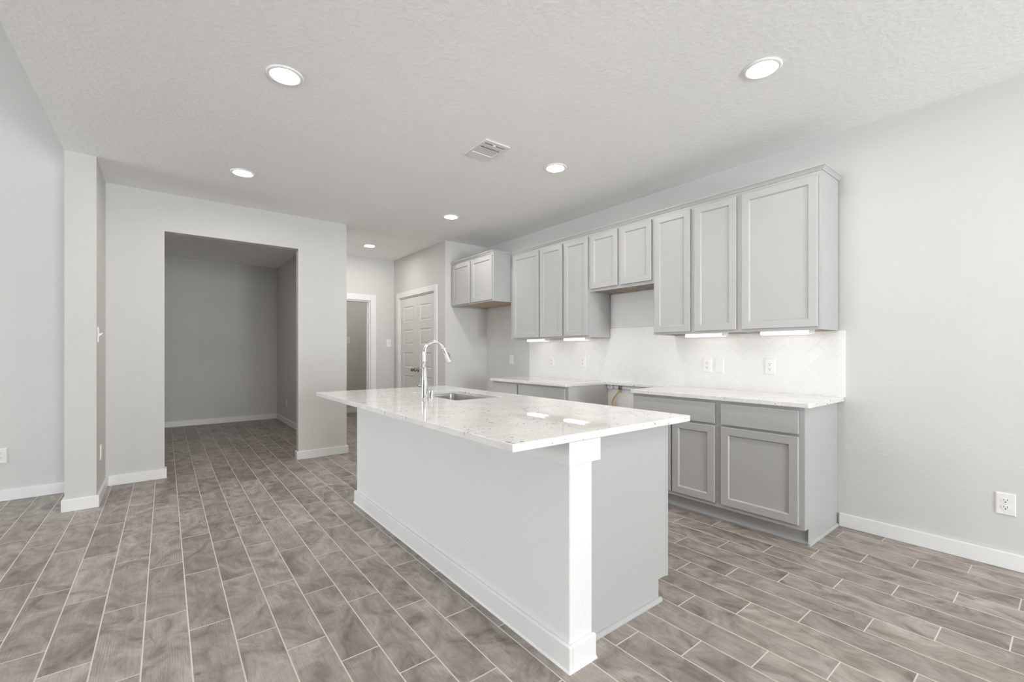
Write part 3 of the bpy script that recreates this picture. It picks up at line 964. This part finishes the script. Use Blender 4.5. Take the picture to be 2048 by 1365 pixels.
def proto(name, kind, w=0.078, h=0.126):
    t = thing(name, '', 'switch' if kind == 'switch' else 'outlet', (0, 0, 0))
    bm = bmesh.new()
    def ring(i, y): return [bm.verts.new((sx * (w / 2 - i), y, sz * (h / 2 - i))) for sx, sz in ((-1, -1), (1, -1), (1, 1), (-1, 1))]
    L = [ring(0, 0), ring(0, -0.002), ring(0.004, -0.0065), ring(0.008, -0.0068)]
    for A, B_ in zip(L, L[1:]):
        for k in range(4): bm.faces.new((A[k], A[(k + 1) % 4], B_[(k + 1) % 4], B_[k]))
    bm.faces.new(L[-1]); bm.faces.new(L[0])
    obj('plate', bm, M['plate'], t)
    if kind == 'duplex':
        for zz in (0.0195, -0.0195):
            bm = bmesh.new()
            pts_ = []
            for k in range(36):
                a = 2 * math.pi * k / 36
                pts_.append((0.0172 * math.cos(a), zz + max(-0.0135, min(0.0135, 0.0172 * math.sin(a)))))
            prism(bm, pts_, 'y', -0.0088, -0.0062)
            rc = obj('receptacle', bm, M['plate'], t)
            bm = bmesh.new()
            box(bm, -0.0078, -0.0054, -0.0091, -0.0086, zz - 0.001, zz + 0.0085)
            box(bm, 0.0054, 0.0078, -0.0091, -0.0086, zz, zz + 0.0075)
            lathe(bm, [(0, 0), (0.0032, 0), (0.0032, 0.0005), (0, 0.0005)], 12, (0, -0.0086, zz - 0.0075), (0, -1, 0))
            sl = obj('slots', bm, M['slot'], rc); sl['label'] = 'dark plug slots'
        sc_z = (0.0,)
    elif kind == 'blank':
        sc_z = (0.042, -0.042)
    else:
        bm = bmesh.new()
        prism(bm, [(-0.0062, 0.013), (-0.0062, -0.013), (-0.0095, -0.011), (-0.0300, 0.010), (-0.0300, 0.016), (-0.0095, 0.011)], 'x', -0.0045, 0.0045)
        obj('toggle', bm, M['plate'], t)
        sc_z = (0.030, -0.030)
    for zz in sc_z:
        bm = bmesh.new()
        lathe(bm, [(0, 0.0), (0.0032, 0.0), (0.0030, 0.0012), (0, 0.0014)], 12, (0, -0.0066, zz), (0, -1, 0))
        obj('screw', bm, M['vent'], t)
    return t


G = 'wall outlets'
first = {}


def put(kind, name, label, loc, rz=0, group=G):
    if kind not in first:
        first[kind] = o = proto(name, kind)
    else:
        o = copy_tree(first[kind])
    o.location = loc; o.rotation_euler = (0, 0, R(rz)); o['label'] = label; o['group'] = group


YT = -0.0075
put('duplex', 'wall_outlet', 'white duplex outlet low on the bare wall at the right', (5.174, 0, 0.366))
put('duplex', 'wall_outlet', 'white duplex outlet on the tiles under the rightmost cabinet', (3.928, YT, 1.117))
put('duplex', 'wall_outlet', 'white duplex outlet on the tiles just left of the blank plate', (3.413, YT, 1.117))
put('duplex', 'wall_outlet', 'white duplex outlet on the tiles left of the range gap', (1.937, YT, 1.116))
put('duplex', 'wall_outlet', 'white duplex outlet on the tiles nearest the refrigerator space', (1.416, YT, 1.108))
put('duplex', 'wall_outlet', 'white outlet on the painted wall inside the refrigerator space', (0.596, 0, 1.127))
put('duplex', 'wall_outlet', 'white outlet low on the inner side of the wing wall', (0.341, YW, 0.388), 180)
put('duplex', 'wall_outlet', 'white outlet low on the living room wall at far left', (-0.05, -4.846, 0.375), 90)
put('duplex', 'wall_outlet', 'small white outlet on the right wall of the dim room', (-2.93, -2.135, 0.363))
put('blank', 'blank_plate', 'white blank cover plate with two screws on the tiles', (3.522, YT, 1.117), 0, 'wall cover plates')
put('switch', 'light_switch', 'white toggle switch on the inner side of the wing wall', (0.517, YW, 1.373), 180, 'light switches')
put('switch', 'light_switch', 'white switch on the hall wall between doorway and pantry', (XB, -0.800, 1.382), 90, 'light switches')
put('switch', 'light_switch', 'pale switch in the room beyond the hall doorway', (-3.65, -0.870, 1.47), 90, 'light switches')

# ------------------------------------------------------------------ behind the missing range
jb = thing('junction_box', 'small white square cover plate on the wall in the range gap', 'box', (2.335, 0, 0.858))
boxes('cover', [(2.298, 2.372, -0.022, -0.0005, 0.838, 0.879)], M['plate'], jb, 0.003)
bm = bmesh.new(); lathe(bm, [(0, 0), (0.004, 0), (0.0035, 0.002), (0, 0.002)], 12, (2.335, -0.022, 0.859), (0, -1, 0)); obj('screw', bm, M['steel'], jb)
o = boxes('support_cleat', [(2.385, 3.0, -0.018, -0.0005, 0.845, 0.876)], M['white'], None, 0.002, at=(2.69, -0.0005, 0.845))
tag(o, 'white wooden cleat on the wall under the stone strip', 'cleat')
gl_ = thing('gas_line', 'yellow flexible gas line with a metal fitting in the range gap', 'hose', (2.475, -0.03, 0.30))
bm = bmesh.new()
ctrl = [(2.475, -0.034, 0.845), (2.470, -0.038, 0.825), (2.441, -0.042, 0.785), (2.408, -0.045, 0.742), (2.390, -0.045, 0.70), (2.400, -0.045, 0.66), (2.425, -0.045, 0.61), (2.450, -0.043, 0.53), (2.470, -0.04, 0.44), (2.475, -0.04, 0.36)]
sm = []
for i in range(len(ctrl) - 1):
    p0, p1, p2, p3 = [Vector(ctrl[max(0, min(len(ctrl) - 1, i + d))]) for d in (-1, 0, 1, 2)]
    for k in range(6):
        t_ = k / 6
        sm.append(0.5 * ((2 * p1) + (p2 - p0) * t_ + (2 * p0 - 5 * p1 + 4 * p2 - p3) * t_ * t_ + (3 * p1 - p0 - 3 * p2 + p3) * t_ ** 3))
sm.append(Vector(ctrl[-1]))
tube(bm, sm, 0.0085, 14)
obj('hose', bm, M['gas'], gl_)
bm = bmesh.new()
lathe(bm, [(0, 0), (0.014, 0), (0.014, 0.018), (0.010, 0.02), (0.010, 0.034), (0, 0.034)], 6, (2.475, -0.034, 0.838), (0, 0, 1), False)
f_ = obj('fitting', bm, M['nickel'], gl_); f_['label'] = 'dark metal fitting'
bm = bmesh.new()
tube(bm, [(2.475 + 0.016 * math.cos(2 * math.pi * k / 24), -0.030, 0.872 + 0.016 * math.sin(2 * math.pi * k / 24)) for k in range(25)], 0.0045, 10)
obj('valve_ring', bm, M['nickel'], gl_)
bm = bmesh.new()
tube(bm, [(2.475, -0.040, 0.372), (2.475, -0.038, 0.350), (2.475, -0.028, 0.340), (2.475, -0.0005, 0.339)], 0.011, 12)
obj('stub_pipe', bm, M['nickel'], gl_)
